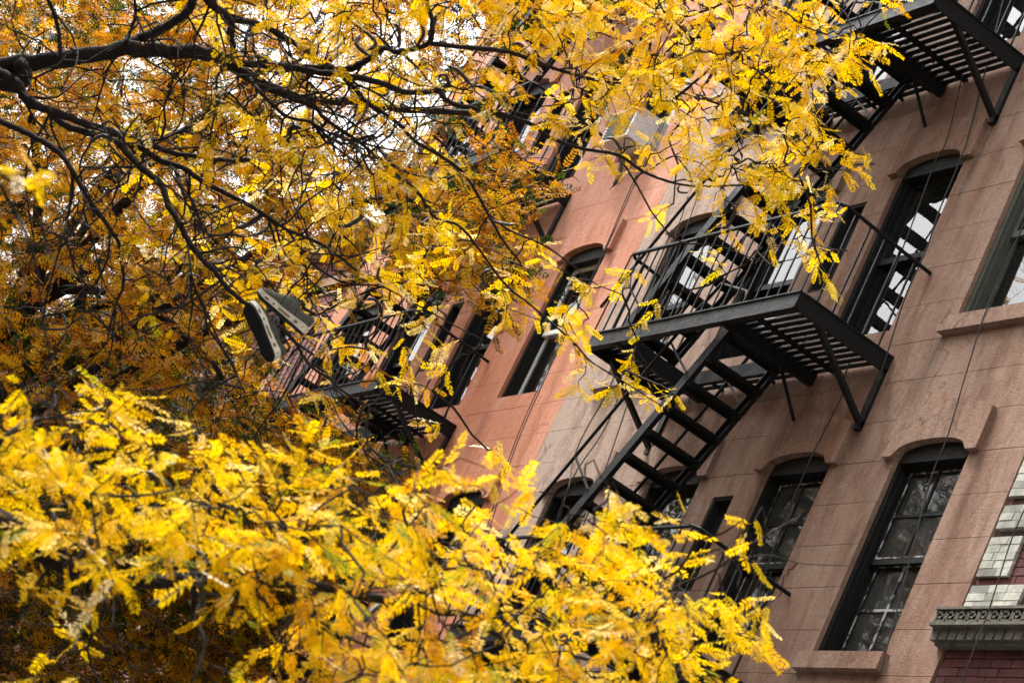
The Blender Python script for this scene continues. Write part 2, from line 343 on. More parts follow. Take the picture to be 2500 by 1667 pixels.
def tenement(name, label, mat, x0, x1, zroof, springs, hw=.45, style=None, sills=(), hoods=True, slots=True, depth=9, blinds=()):
    xc = (x0+x1)/2; T = thing(name, label, 'building', (xc, .2, 0))
    cols = [xc-2.69, xc-.94, xc+.94, xc+2.69]; holes = []
    for zs in springs:
        for c in cols: holes.append((c-hw, c+hw, zs-1.67, zs+.14))
        if slots: holes.append((xc-.16, xc+.16, zs-1.1, zs-.2))
    holes.append((xc-.6, xc+.6, .13, 2.5))
    core = MB()
    for a, b, c, d in cells(x0, x1, 0, zroof, holes): core.box((a, .02, c), (b, .36, d))
    core.box((x0, .36, 0), (x0+.2, depth, zroof)).box((x1-.2, .36, 0), (x1, depth, zroof)).box((x0+.2, depth-.2, 0), (x1-.2, depth, zroof))
    core.build('wall', mat, T)
    MB().box((x0+.003, .004, zroof), (x1-.003, depth, zroof+.15)).build('roof', ROOFTAR, T)
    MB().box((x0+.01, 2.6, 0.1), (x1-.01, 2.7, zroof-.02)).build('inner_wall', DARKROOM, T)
    k = math.floor((0-8.43)/COURSE)
    while True:
        a, b = 8.43+COURSE*k, 8.43+COURSE*(k+1); k += 1
        if b <= .2: continue
        if a >= zroof-.1: break
        a = max(a, .1); b = min(b, zroof); m = MB(); jit = random.uniform(-.0015, .0015)
        groups = []                                   # cells that touch belong to one block of stucco
        for cl in cells(x0, x1, a+.002, b-.002, holes):
            hit = [g_ for g_ in groups if any(min(cl[1], e[1])-max(cl[0], e[0]) > 1e-4 and min(abs(cl[2]-e[3]), abs(cl[3]-e[2])) < 1e-4 for e in g_)]
            new = [cl]
            for g_ in hit: new += g_; groups.remove(g_)
            groups.append(new)
        for g_ in groups:
            m = MB()
            for p, q, c, d in g_: m.box((p, jit, c), (q, .02, d), skip=(3,))
            m.build('stucco_block', mat, T)
    for i, zs in enumerate(springs):
        for j, c in enumerate(cols):
            st, fr = (style(i, j) if style else ('plain', FRAME))
            window(T, c, zs, style=st, frame=fr, blind=(i, j) in blinds)
            if hoods: hood(T, mat, c, zs)
            if j in sills: MB().box((c-.54, -.065, zs-1.67-.14), (c+.52, .1, zs-1.67-.002)).build('sill', mat, T)
        if slots:
            f = MB(); ring(f, xc-.16, xc+.16, zs-1.1, zs-.2, .03, .012, .3); f.box((xc-.13, .1, zs-1.07), (xc+.13, .13, zs-.23)); f.build('shaft_window', DARKROOM, T)
    d = MB(); d.box((xc-.6, .2, .13), (xc+.6, .26, 2.5)); dd = d.build('door', FRAME, T)
    MB().box((xc+.42, .14, 1.1), (xc+.47, .2, 1.2)).build('handle', PEEL, dd)
    c = MB(); c.box((x0+.02, -.35, zroof-.25), (x1-.02, .003, zroof+.16)).box((x0+.05, -.22, zroof-.6), (x1-.05, -.003, zroof-.25)); c.build('cornice', SLATE, T)
    return T
SPR = [5.50, 8.43, 11.36, 14.29, 17.22]
def brown_style(i, j):
    if i == 1 and j >= 2: return ('peel', FRAME)
    if i == 2 and j == 3: return ('plain', GREYFRAME)
    return ('plain', FRAME)
def orange_style(i, j): return ('white', FRAME) if (i*3+j) % 4 == 1 else ('plain', FRAME)
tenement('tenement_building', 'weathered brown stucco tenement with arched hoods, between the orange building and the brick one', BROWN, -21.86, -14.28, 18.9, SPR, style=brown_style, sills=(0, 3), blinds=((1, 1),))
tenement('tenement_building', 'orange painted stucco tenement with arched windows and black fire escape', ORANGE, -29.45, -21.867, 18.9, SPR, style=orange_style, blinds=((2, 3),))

# the low brick building with tan stone bands, behind the hanging sneakers
def stone_house():
    x0, x1, zr = -36.95, -29.457, 12.75; T = thing('brick_house', 'low reddish brick house with tan stone bands and lintels behind the sneakers', 'building', ((x0+x1)/2, .2, 0))
    cols = [-31.15, -32.75, -34.35, -35.95]; tops = [5.6, 8.75, 11.9]; holes = [(c-.45, c+.45, z-1.7, z) for c in cols for z in tops]
    w = MB()
    for a, b, c, d in cells(x0, x1, 0, zr, holes): w.box((a, .03, c), (b, .36, d))
    w.box((x0, .36, 0), (x0+.2, 9, zr)).box((x1-.2, .36, 0), (x1, 9, zr)).box((x0+.2, 8.8, 0), (x1-.2, 9, zr)); w.build('wall', MORTAR, T)
    MB().box((x0+.003, .004, zr), (x1-.003, 9, zr+.12)).build('roof', ROOFTAR, T)
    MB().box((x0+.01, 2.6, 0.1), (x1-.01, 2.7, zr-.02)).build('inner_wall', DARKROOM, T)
    bands = [(z-.02, z+.26) for z in tops] + [(z-1.7-.2, z-1.7) for z in tops] + [(z-.95, z-.65) for z in tops]
    bw = MB(); z = 4.0; row = 0
    while z < zr-.08:
        x = x0+(row % 2)*.11; row += 1
        while x < x1-.2:
            xx0, xx1 = x+.005, x+.215; cx_ = x+.11; cz = z+.036
            if not any(h[0]-.02 < xx1 and xx0 < h[1]+.02 and h[2] < cz < h[3] for h in holes) and not any(a-.04 < cz < b+.04 for a, b in bands[:6]):
                bw.box((xx0, random.uniform(.008, .014), z+.005), (xx1, .03, z+.067), skip=(3,))
            x += .22
        z += .0735
    bwo = bw.build('brickwork', SALMON, T); bwo['kind'] = 'stuff'
    for a, b in bands[:6]:
        for p, q, c, d in cells(x0, x1, a, b, [(h[0], h[1], h[2]-.001, h[3]+.001) for h in holes if h[2]-.0 < (a+b)/2 < h[3]]):
            MB().box((p, -.012, c), (q, .03, d)).build('stone_band', TAN, T)
    for c in cols:
        for z in tops:
            window(T, c, z, 1.7, arch=0)
            MB().box((c-.6, -.07, z-.001), (c+.6, .1, z+.18)).box((c-.66, -.13, z+.18), (c+.66, .1, z+.3)).build('lintel', TAN, T)
            MB().box((c-.56, -.08, z-1.86), (c+.56, .1, z-1.702)).build('sill', TAN, T)
            for s in (-1, 1):
                for q in range(3):
                    MB().box((c+s*.452, -.015, z-1.5+q*.5), (c+s*(.452+.2), .03, z-1.25+q*.5)).build('quoin_stone', TAN, T)
    MB().box((x0+.02, -.18, zr-.2), (x1-.02, .002, zr+.1)).build('cornice', TAN, T)
stone_house()
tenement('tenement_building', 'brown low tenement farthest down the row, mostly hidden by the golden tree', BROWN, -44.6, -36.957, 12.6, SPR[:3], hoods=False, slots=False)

# brick building at the right with pale glazed quoins and a key-pattern band
def brick_house():
    x0, x1, zr = -14.262, -6.6, 17.0; T = thing('brick_building', 'dark red brick building with pale glazed quoins and greek key band', 'building', ((x0+x1)/2, .2, 0))
    w = MB(); w.box((x0, .035, 0), (x1, .4, zr)).box((x0, .4, 0), (x0+.2, 9, zr)).box((x1-.2, .4, 0), (x1, 9, zr)).box((x0+.2, 8.8, 0), (x1-.2, 9, zr)); w.build('wall', MORTAR, T)
    MB().box((x0+.003, .03, zr), (x1-.003, 9, zr+.15)).build('roof', ROOFTAR, T)
    ch = .0625; z = 7.115; blocks = []; pat = [(3, .57, True), (1.1, 0, False), (5, .34, True), (1.1, 0, False)]; i = 0
    while z < 10.2:
        n_, wd, q = pat[i % 4]
        if q: blocks.append((z, z+n_*ch, wd)); 
        z += n_*ch; i += 1
    def place(nm, mat, a, b): piece(nm, T, mat, a, b)
    for a, b, wd in blocks:
        k = 0; zz = a
        while zz < b-.01:
            xx = x0+.02; first = True
            while xx < x0+.02+wd-.02:
                L = random.choice((.1, .2, .2)) if first and k % 2 == 0 else random.choice((.2, .14))
                L = min(L, x0+.02+wd-xx)
                if x0+.02+wd-xx-L < .06: L = x0+.02+wd-xx
                place('glazed_brick', WHITEBRICK, (xx+.002, -.012+random.uniform(-.003, .003), zz+.002), (xx+L-.002, .035, zz+ch-.002)); xx += L; first = False
            zz += ch; k += 1
    rows = MB(); z = 5.4; row = 0; nb = 0
    while z < 16.9:
        if 6.82 < z+.03 < 7.11: z = 7.115; continue
        x = x0+.02-(row % 2)*.105; row += 1
        while x < x1-.2:
            a, b = max(x0+.02, x), x+.21-.007
            inb = [q for q in blocks if q[0]-.01 < z+.03 < q[1]+.005]
            lim = x0+.02+inb[0][2] if inb else x0
            a = max(a, lim+.004)
            if b-a > .03:
                y = .012+random.uniform(-.003, .003)
                if x < x0+1.25 and 6.1 < z < 8.75 and nb < 298: place('brick', REDBRICK, (a, y, z), (b, .035, z+.0605)); nb += 1
                elif z > 5.4: rows.box((a, y, z), (b, .035, z+.0605), skip=(3,))
            x += .21
        z += .0675
    r_ = rows.build('brickwork', REDBRICK, T); r_['kind'] = 'stuff'
    # key band: a slab with raised meander, ledge and dentils under it
    kx0 = x0-.10; kb = MB().box((kx0, -.10, 6.955), (x1, .034, 7.055)).build('key_band', SLATE, T)
    MB().box((kx0-.012, -.125, 7.055), (x1, .034, 7.075)).build('band_cap', SLATE, T)
    x = kx0+.01; u = .016
    while x < x0+2.4:
        m = MB()
        for (a, c, b, d) in ((0, 0, 1, 5), (0, 4, 5, 5), (4, 1.6, 5, 5), (2, 1.6, 5, 2.5), (6, 0, 7, 5), (0, 0, 6.5, .8)):
            m.box((x+a*u, -.116, 6.963+c*u), (x+b*u, -.1, 6.963+d*u))
        m.build('key_relief', SLATE, T); x += 7*u+.006
    MB().box((kx0-.01, -.13, 6.93), (x1, .034, 6.955)).build('ledge', SLATE, T)
    x = kx0
    while x < x0+2.4:
        m = MB(); m.prism([(x, 6.84), (x+.07, 6.84), (x+.085, 6.93), (x-.008, 6.93)], -.085, .034); m.build('dentil', SLATE, T); x += .1
    MB().box((kx0+.03, -.05, 6.815), (x1, .034, 6.84)).build('moulding', SLATE, T)
    for c in (-12.0, -9.8):
        for zt in (5.6, 8.6, 11.6, 14.6):
            f = MB(); ring(f, c-.5, c+.5, zt-1.8, zt, .06, -.03, .02); wn = f.build('window', FRAME, T)
            MB().box((c-.44, -.01, zt-1.74), (c+.44, 0.005, zt-.06)).build('pane', GLASS, wn)
brick_house()

# ------------------------------------------------------------------ fire escapes
def fire_escape(label, mat, xc, levels, group, hw=1.62, drop=2.93, upper=True):
    T = thing('fire_escape', label, 'fire escape', (xc, 0, min(levels)-.6), group); D = 1.0
    x0, x1 = xc-hw, xc+hw; xR, xL = xc+.58, xc-1.12
    for li, z in enumerate(levels):
        f = MB(); h = .16
        f.box((x0, -D, z-h), (x1, -D+.014, z)).box((x0+.0, -D-.012, z-.012), (x1, -D+.05, z+.001)).box((x0, -D-.012, z-h-.001), (x1, -D+.05, z-h+.012))
        for xx, s in ((x0, 1), (x1, -1)):
            f.box((min(xx, xx+s*.014), -D+.014, z-h), (max(xx, xx+s*.014), .02, z)); f.box((min(xx-s*.01, xx+s*.05), -D+.05, z-.012), (max(xx-s*.01, xx+s*.05), .02, z+.002))
        P = f.build('platform', mat, T)
        for xx in (xR, xL): piece('joist', P, mat, (xx-.03, -D+.014, z-.17), (xx+.03, .02, z-.03))
        piece('well_beam', P, mat, (xL+.03, -.265, z-.165), (xR-.03, -.24, z-.03))
        for k in range(13):
            y = -D+.055+k*.073; ys = (y, y+.05); zz = (z-.062, z-.05)
            if y > -.27: segs = [(x0+.014, x1-.014)]
            else: segs = [(x0+.014, xL-.0), (xR, x1-.014)]
            for a, b in segs: piece('slat', P, mat, (a, ys[0], zz[0]+random.uniform(-.002, .002)), (b, ys[1], zz[1]))
        for xx in (xR+.27, xR+.31, x0+.26): piece('crossbar', P, mat, (xx, -D+.02, z-.085), (xx+.022, 0, z-.063))
        for k in range(4): piece('crossbar', P, mat, (xL+.3+k*.4, -.24, z-.085), (xL+.325+k*.4, 0, z-.063))
        for xx in (x0+.035, x1-.035):
            b = MB(); b.box((xx-.045, -.03, z-.66), (xx+.035, .01, z-.12)); b.bar((xx, -.012, z-.63), (xx, -.78, z-.10), .06, .035)
            b.box((xx-.035, -.045, z-.68), (xx+.035, 0.01, z-.60)); b.build('bracket', mat, P)
        rod('brace', P, mat, (xR+.02, 0.0, z-.53), (xR+.02, -.42, z-.1), .022, .022, (1, 0, 0))
        zr = z+.83; r_ = MB(); r_.tube([(x0, .02, zr-.03), (x0, -D+.06, zr), (x0+.05, -D, zr), (x1-.05, -D, zr), (x1, -D+.06, zr), (x1, .02, zr-.04)], .018, 6); r_.build('top_rail', mat, P)
        n_ = 21
        for k in range(n_):
            x = x0+.01+(x1-x0-.02)*k/(n_-1); piece('baluster', P, mat, (x-.0062, -D-.005, z), (x+.0062, -D+.0075, zr)).rotation_euler = (0, random.gauss(0, .008), 0)
        for k in range(1, 6):
            y = -D+k*.165
            for xx in (x0, x1): piece('baluster', P, mat, (xx-.0075, y-.0075, z), (xx+.0075, y+.0075, zr-.01))
        # flight down to the level below
        if li == 0: continue
        top = Vector((xR-.02, 0, z-.02)); bot = Vector((xR-.02-1.98, 0, z-drop+.02)); dv = (bot-top)
        s = MB()
        for y in (-.87, -.28): s.bar(top+Vector((0, y, 0)), bot+Vector((0, y, 0)), .014, .115, (1, 0, .7))
        for y, e in ((-.87, .03), (-.28, -.03)):
            for o_ in (-.053, .053):
                n3 = Vector((dv.z, 0, -dv.x)).normalized()*o_
                s.bar(top+Vector((0, y+e*.6, 0))+n3, bot+Vector((0, y+e*.6, 0))+n3, .036, .009, (1, 0, .7))
        S = s.build('stair', mat, T)
        for k in range(13):
            c = top+dv*((k+.6)/13.2); t = MB()
            for q in (-.075, -.022, .031): t.box((c.x+q, -.86, c.z-.012), (c.x+q+.042, -.29, c.z+.006))
            t.box((c.x-.08, -.84, c.z-.045), (c.x-.072, -.31, c.z+.006)).box((c.x-.08, -.865, c.z-.05), (c.x+.08, -.83, c.z-.012)).box((c.x-.08, -.32, c.z-.05), (c.x+.08, -.285, c.z-.012))
            t.build('tread', mat, S)
        for y in (-.90, -.25):
            up = Vector((-.52, 0, .36)); a0, b0 = top+up+Vector((0, y, 0)), bot+up+Vector((0, y, 0))
            h_ = MB().tube([top+Vector((.1, y, .03)), top+Vector((.02, y, .22)), a0.lerp(b0, .02)+Vector((.1, 0, .06)), a0.lerp(b0, .1), a0.lerp(b0, .5), a0.lerp(b0, .9), b0], .015, 6); h_.build('handrail', mat, S, True)
            for t_ in (.18, .55, .9):
                p = top+dv*t_+Vector((0, y, 0)); rod('handrail_post', S, mat, p, p+up, .016, .016, (0, 1, 0))
    return T
FE_GROUP = 'fire escapes on the street fronts'
fire_escape('black iron fire escape with stairs on the brown stucco tenement', IRON, -18.07, [6.48, 9.41, 12.34, 15.27], FE_GROUP)
fire_escape('black iron fire escape with stairs on the orange stucco tenement', IRON, -25.68, [6.48, 9.41, 12.34, 15.27], FE_GROUP)
fire_escape('dark red iron fire escape on the low brick house with stone bands', REDIRON, -33.9, [6.3, 9.35, 12.45], FE_GROUP, hw=1.5, drop=3.05)

# ------------------------------------------------------------------ small things on the fronts
def cable(label, px, y=-.075, r=.006, group='cables hanging down the fronts'):
    P = [on_y(a, b, y) for a, b in px]; P = smooth_line(P, 6); tag(MB().tube(P, r, 5).build('cable', CABLE), label, 'cable', group)
def smooth_line(P, k=6):
    P = [np.asarray(p, float) for p in P]; Q = [2*P[0]-P[1]] + P + [2*P[-1]-P[-2]]; out_ = []
    for i in range(1, len(Q)-2):
        for t in np.linspace(0, 1, k, endpoint=False):
            a, b, c, d = Q[i-1:i+3]
            out_.append(.5*((2*b)+(-a+c)*t+(2*a-5*b+4*c-d)*t*t+(-a+3*b-3*c+d)*t**3))
    out_.append(Q[-2]); return np.array(out_)
cable('thin black cable down the orange front, left of two beside the brown boundary', [(1720, 80), (1630, 270), (1543, 452), (1462, 640), (1306, 965), (1232, 1150), (1150, 1420)])
cable('second thin black cable down the orange front, closely beside the first', [(1730, 72), (1640, 262), (1552, 445), (1468, 632), (1312, 965), (1238, 1150), (1158, 1420)])
cable('black cable crossing the arched window beside the upper stair', [(2420, -150), (2323, 300), (2285, 390), (2235, 525), (2180, 665), (2140, 735), (2068, 900), (2058, 960), (1998, 1080), (1966, 1149), (1898, 1313), (1840, 1480)])
cable('black cable hanging right of the platform railing on the brown front', [(2480, -120), (2373, 300), (2346, 385), (2293, 515), (2263, 605), (2212, 720), (2165, 865), (2150, 910)], r=.007)
cable('black cable running down over the window with peeling white glazing bars', [(2560, 420), (2425, 712), (2362, 900), (2330, 1010), (2306, 1085), (2272, 1170), (2222, 1365), (2200, 1450), (2150, 1640)])
cable('black cable over the pale glazed quoins of the brick building', [(2560, 1120), (2480, 1290), (2436, 1420), (2410, 1500), (2372, 1600), (2330, 1720)], -.15, .005)
cable('wavy black cable on the brown front beside the orange boundary', [(1640, 560), (1560, 760), (1490, 940), (1430, 1050), (1400, 1120), (1385, 1200), (1340, 1330)])
cable('wavy black cable on the brown front left of the stair bracket', [(1680, 480), (1600, 720), (1503, 985), (1465, 1065), (1420, 1130), (1400, 1165), (1360, 1260)])
cable('straight black cable passing behind the stair bracket on the brown front', [(1720, 430), (1620, 720), (1526, 1003), (1490, 1110), (1455, 1205), (1400, 1340)])
# window air conditioner
p = on_y(1540, 350, -.15)
ac = thing('air_conditioner', 'white window air conditioner sticking out of an upper orange front window', 'air conditioner', (-23.0, -.05, 12.65))
MB().box((-23.28, -.30, 12.66), (-22.72, .2, 13.04)).build('housing', WHITEP, ac)
for k in range(9): piece('grille_slat', ac, GREYFRAME, (-23.24, -.312, 12.7+k*.036), (-22.76, -.298, 12.72+k*.036))

# houses on the other side of the street (behind the camera; the panes mirror them and they shade the street)
for k, (xa, xb, zr, mt) in enumerate(((-74, -52, 17, BROWN), (-52, -30, 15, SALMON), (-30, -8, 18, BROWN), (-8, 14, 16, SALMON))):
    T = thing('row_house', ['brown row house across the street, farthest along', 'reddish brick row house across the street, facing the low brick house', 'brown row house across the street, facing the brown tenement', 'reddish brick row house across the street, facing the dark brick building'][k], 'building', ((xa+xb)/2, -22, 0))
    MB().box((xa+.01, -28, 0), (xb-.01, -18.4, zr)).build('wall', mt, T)
    MB().box((xa+.2, -28, zr), (xb-.2, -18.0, zr+.3)).build('cornice', SLATE, T)
    x = xa+1.2
    while x < xb-1:
        z = 1.2
        while z < zr-2:
            f = MB(); ring(f, x, x+1, z, z+1.8, .07, -18.4, -18.33); w = f.build('window', WHITEP, T)
            MB().box((x+.07, -18.398, z+.07), (x+.93, -18.39, z+1.73)).build('pane', OLDGLASS, w); z += 3.1
        x += 2.2

# ------------------------------------------------------------------ trees
def leaf_template(pairs, seed):
    r = np.random.default_rng(seed); V = []; F = []
    def quad(p, q, r_, s): n = len(V); V.extend([p, q, r_, s]); F.append((n, n+1, n+2, n+3))
    curl = r.uniform(-.25, .1); side = r.uniform(-.15, .15)
    def spine(t): return np.array([t, side*t*t, curl*t*t])
    w = .008; quad(spine(0)+[0, -w, 0], spine(0)+[0, w, 0], spine(1)+[0, w*.3, 0], spine(1)+[0, -w*.3, 0])
    m = spine(.5); quad(spine(.05)+[0, -w, 0], m+[0, -w, 0], m+[0, w, 0], spine(.05)+[0, w, 0])
    for i in range(pairs):
        t = .13+.85*i/(pairs-1)
        L = (.245-.08*abs(t-.45)*1.6)*r.uniform(.85, 1.1)*(10/pairs)**.25; wd = .72/pairs
        for sg in (-1, 1):
            if r.random() < .05: continue
            b = spine(t+r.uniform(-.01, .01)); a = R(58+r.uniform(-12, 12)); fold = r.uniform(-.05, .38)
            d = np.array([math.cos(a), sg*math.sin(a)*math.cos(fold), -math.sin(fold)*.9 + r.uniform(-.1, .1)])
            sidev = np.array([math.sin(a), -sg*math.cos(a), r.uniform(-.25, .25)])*wd*.5
            e = b+d*L
            quad(b, b+d*L*.45+sidev, e, b+d*L*.5-sidev)
    if True:
        d = spine(1)-spine(.9); d /= np.linalg.norm(d); b = spine(1); sv = np.array([0, .5*.8/pairs, 0]); quad(b, b+d*.07+sv, b+d*.15, b+d*.07-sv)
    return np.array(V), np.array(F)
def frames(n, direction, flat, spread):
    d = direction + rng.normal(0, spread, (n, 3)); d /= np.linalg.norm(d, axis=1)[:, None]
    up = np.array([0, 0, 1.0]) + rng.normal(0, flat, (n, 3))
    s = np.cross(up, d); s /= np.linalg.norm(s, axis=1)[:, None]+1e-9; u = np.cross(d, s)
    return d, s, u
def add_tint(me, vals):
    a = me.attributes.new('tint', 'FLOAT', 'POINT'); a.data.foreach_set('value', np.asarray(vals, np.float32))
def fast_mesh(name, V, F, mat, tint=None):
    me = bpy.data.meshes.new(name); k = F.shape[1]; me.vertices.add(len(V)); me.vertices.foreach_set('co', V.astype(np.float32).ravel())
    me.loops.add(F.size); me.loops.foreach_set('vertex_index', F.astype(np.int32).ravel()); me.polygons.add(len(F))
    me.polygons.foreach_set('loop_start', np.arange(0, F.size, k, dtype=np.int32))
    me.materials.append(mat)
    if tint is not None: add_tint(me, tint)
    me.update(calc_edges=True); return me
def grid_cells(rows, first_row=0):
    for r_, line in rows.items():
        c0, txt = line
        for i, ch in enumerate(txt):
            if ch != '0': yield (c0+i)*100, r_*100, int(ch)

def grow_tree(name, label, base, trunk_pts, trunk_r, limbs, rows, depth_fn, leaf_len, per_cell, spray_n, mat, tint_fn, pairs, pods, twig_r, extra=(), group='honey locust trees', knots=True, hang=-.35, maxlink=2.5, bare=0):
    T = thing(name, label, 'tree', base, group); O = np.array(base, float)
    # trunk
    tp = smooth_line(trunk_pts, 8); MB().tube(tp, np.interp(np.linspace(0, 1, len(tp)), np.linspace(0, 1, len(trunk_r)), trunk_r), 14).build('trunk', BARK, T, True)
    nodes = [tp[len(tp)*2//3:]]; nrad = [np.full(len(nodes[0]), trunk_r[-1])]
    for pts, r0, r1 in limbs:
        P = smooth_line(pts, 7); n = len(P)
        P[1:-1] += rng.normal(0, 1, (n-2, 3))*np.linspace(r0, r1, n)[1:-1, None]*.11
        rad = np.linspace(r0, r1, n)*(1+rng.normal(0, .06, n)); MB().tube(P, rad, 8).build('branch', BARK, T, True)
        nodes.append(P); nrad.append(rad)
    nodes = np.concatenate(nodes)
    # sprays: twigs that carry the leaves, sampled through the crown volume
    S = []
    for x, y, v in grid_cells(rows):
        lam = v*per_cell*(1.2 if x >= 1300 and y < 600 else 1); n = int(lam) + (rng.random() < lam-int(lam))
        for q_ in range(n):
            if q_ % 3 == 0: ctr = (x+rng.uniform(0, 100), y+rng.uniform(0, 100))          # sprays grow in clumps
            for _t in range(8):
                px, py = ctr[0]+rng.normal(0, 24), ctr[1]+rng.normal(0, 24); p = at(px, py, depth_fn(px, py))
                if p[1] < -1.9: S.append(p); break
    S = np.array(S)
    if len(extra): S = np.concatenate([S, np.array(extra)])
    # join every spray to the growing skeleton with a thin crooked twig
    d0 = np.array([np.min(((nodes-s)**2).sum(1)) for s in S]); order = np.argsort(d0)
    cap = len(nodes)+len(S)*7+10; ND = np.empty((cap, 3)); ND[:len(nodes)] = nodes; nn = len(nodes)
    tw = MB(); L_d = []; L_p = []; out_dir = []
    for idx in order:
        s0 = S[idx]; tl = leaf_len*rng.uniform(1.3, 2.6); a = ND[int(np.argmin(((ND[:nn]-s0)**2).sum(1)))]
        dir2 = (s0-a)/(np.linalg.norm(s0-a)+1e-6)*.6+rng.normal(0, .45, 3)+np.array([.1, .05, hang*.5]); dir2 /= np.linalg.norm(dir2)
        s = s0-dir2*tl*.65; dd = ((ND[:nn]-s)**2).sum(1); j = int(np.argmin(dd)); a = ND[j]; dist = math.sqrt(dd[j])
        if dist > maxlink: a = s + (a-s)/dist*maxlink*.6; dist = maxlink*.6
        k = 5; t = np.linspace(0, 1, k)[:, None]; mid = np.array([0, 0, .12*dist])
        P = a*(1-t)+s*t + 4*t*(1-t)*mid*rng.uniform(-.5, .7); P[1:-1] += rng.normal(0, .035*dist+.006, (k-2, 3))
        dirn = (s-a)/(dist+1e-6)
        kt = 5; tip = s+dir2*tl*np.linspace(0, 1, kt)[1:, None]; tip += rng.normal(0, .012, tip.shape)*leaf_len/.14; tip[:, 2] += hang*.25*tl*np.linspace(0, 1, kt)[1:]**2
        full = np.concatenate([P, tip]); r_ = np.linspace(twig_r*(1+min(1.6, dist*1.4)), twig_r*.45, len(full))
        tw.tube(full, r_, 4, False); ND[nn:nn+k-1] = P[1:]; nn += k-1
        m = rng.integers(spray_n[0], spray_n[1]+1); q = rng.uniform(.1, 1, m); q[0] = 1.0
        pos = np.array([[np.interp(v_, np.linspace(0, 1, kt+1-1), np.concatenate([[s], tip])[:kt, c]) for c in range(3)] for v_ in q])
        sgn = np.where(np.arange(m) % 2 == 0, 1, -1)[:, None]; lat = np.cross(dir2, [0, 0, 1.0]); lat /= np.linalg.norm(lat)+1e-6
        dl = dir2*.45 + lat*sgn*.75 + np.array([0, 0, hang]); L_p.append(pos); L_d.append(dl); 
    dpt = (nodes-CAM)@_f; vx = 1250+FPX*((nodes-CAM)@_r)/dpt; pool = nodes[(vx > -50) & (vx < 980)]
    for _ in range(bare):                                   # leafless crooked twigs that hang from the limbs
        a = pool[rng.integers(len(pool))]; dv = rng.normal(0, .5, 3)+np.array([.25, .15, -.35]); dv /= np.linalg.norm(dv)
        Lb = rng.uniform(.35, 1.1); k = 9; P = [a]
        for i in range(k): dv = dv+rng.normal(0, .28, 3); dv /= np.linalg.norm(dv); P.append(P[-1]+dv*Lb/k)
        P = np.array(P); tw.tube(P, np.linspace(twig_r*1.6, twig_r*.45, k+1), 5, False)
        for q in range(rng.integers(2, 6)):
            b = P[rng.integers(2, k)]; d3 = dv*.5+rng.normal(0, .6, 3); d3 /= np.linalg.norm(d3); l3 = rng.uniform(.1, .4)
            Q = b+d3*l3*np.linspace(0, 1, 5)[:, None]; Q[1:] += rng.normal(0, .02, (4, 3)); tw.tube(Q, np.linspace(twig_r, twig_r*.35, 5), 4, False)
    two = tw.build('twigs', BARK, T); two['kind'] = 'stuff'
    Pn = np.concatenate(L_p); Dn = np.concatenate(L_d); n = len(Pn)
    d, s, u = frames(n, Dn, .55, .38); ln = leaf_len*rng.uniform(.6, 1.15, n); tint = tint_fn(Pn, n)
    temps = [leaf_template(pairs, 100+q) for q in range(5)]; which = rng.integers(0, 5, n)
    # the leaves that show largest are parts of their own
    dep = (Pn-CAM)@_f; vx = 1250+FPX*((Pn-CAM)@_r)/dep; vy = 833.5-FPX*((Pn-CAM)@_u)/dep
    inframe = (vx > 0) & (vx < 2500) & (vy > 0) & (vy < 1667); size = np.where(inframe, ln/dep, 0); big = np.argsort(-size)[:290]
    isbig = np.zeros(n, bool); isbig[big] = True
    shared = {}
    for i in big:
        key = (which[i], int(tint[i]*23.99))
        if key not in shared:
            tv, tf = temps[key[0]]; shared[key] = fast_mesh('leaf', tv, tf, mat, np.full(len(tv), (key[1]+.5)/24))
        o = link('leaf', shared[key], T); M3 = Matrix((d[i], s[i], u[i])).transposed()
        o.rotation_mode = 'QUATERNION'; o.rotation_quaternion = M3.to_quaternion(); o.location = Vector(Pn[i]-O); o.scale = (ln[i],)*3
    VV = []; FF = []; TT = []; off = 0
    for q, (tv, tf) in enumerate(temps):
        ids = np.where((which == q) & ~isbig)[0]
        if not len(ids): continue
        B = np.stack([d[ids], s[ids], u[ids]], 1)*ln[ids][:, None, None]
        V = np.einsum('vk,nkc->nvc', tv, B) + (Pn[ids]-O)[:, None]
        nv = len(tv); FF.append((tf[None]+(np.arange(len(ids))*nv)[:, None, None]).reshape(-1, 4)+off); off += nv*len(ids)
        VV.append(V.reshape(-1, 3)); TT.append(np.repeat(tint[ids], nv))
    cr = link('crown', fast_mesh('crown', np.concatenate(VV), np.concatenate(FF), mat, np.concatenate(TT)), T); cr['kind'] = 'stuff'
    # curled seed pods
    for px, py, dz, sz in pods:
        c = at(px, py, dz); c = ND[int(np.argmin(((ND[:nn]-c)**2).sum(1)))]; a0 = rng.uniform(0, 6.28); turn = rng.uniform(.8, 4.4)*rng.choice((-1, 1)); k = 14; sz *= rng.uniform(.7, 1.15)
        e1 = rng.normal(0, 1, 3); e1 /= np.linalg.norm(e1); e1 = e1*.4 + _r*.9; e1 /= np.linalg.norm(e1); e2 = np.cross(e1, _f); e2 = e2+rng.normal(0, .3, 3); e2 -= e1*(e2@e1); e2 /= np.linalg.norm(e2); e3 = np.cross(e1, e2)
        P = [c]; h = a0
        for i in range(k): h += turn/k*(1+1.1*math.sin(i*.8+a0)); P.append(P[-1]+(e1*math.cos(h)+e2*math.sin(h)+e3*.55*math.sin(h*.9+a0))*sz/k)
        P = np.array(P); m = MB(); t = np.linspace(0, 1, k+1); wd = sz*.055*np.clip(np.sin(np.pi*np.clip(t*1.02+.02, 0, 1))*1.6, .12, 1)*(1+.15*np.sin(t*34))
        m.tube(P, wd, 6); m.build('seed_pod', POD, T, True)
    return T, ND[:nn]
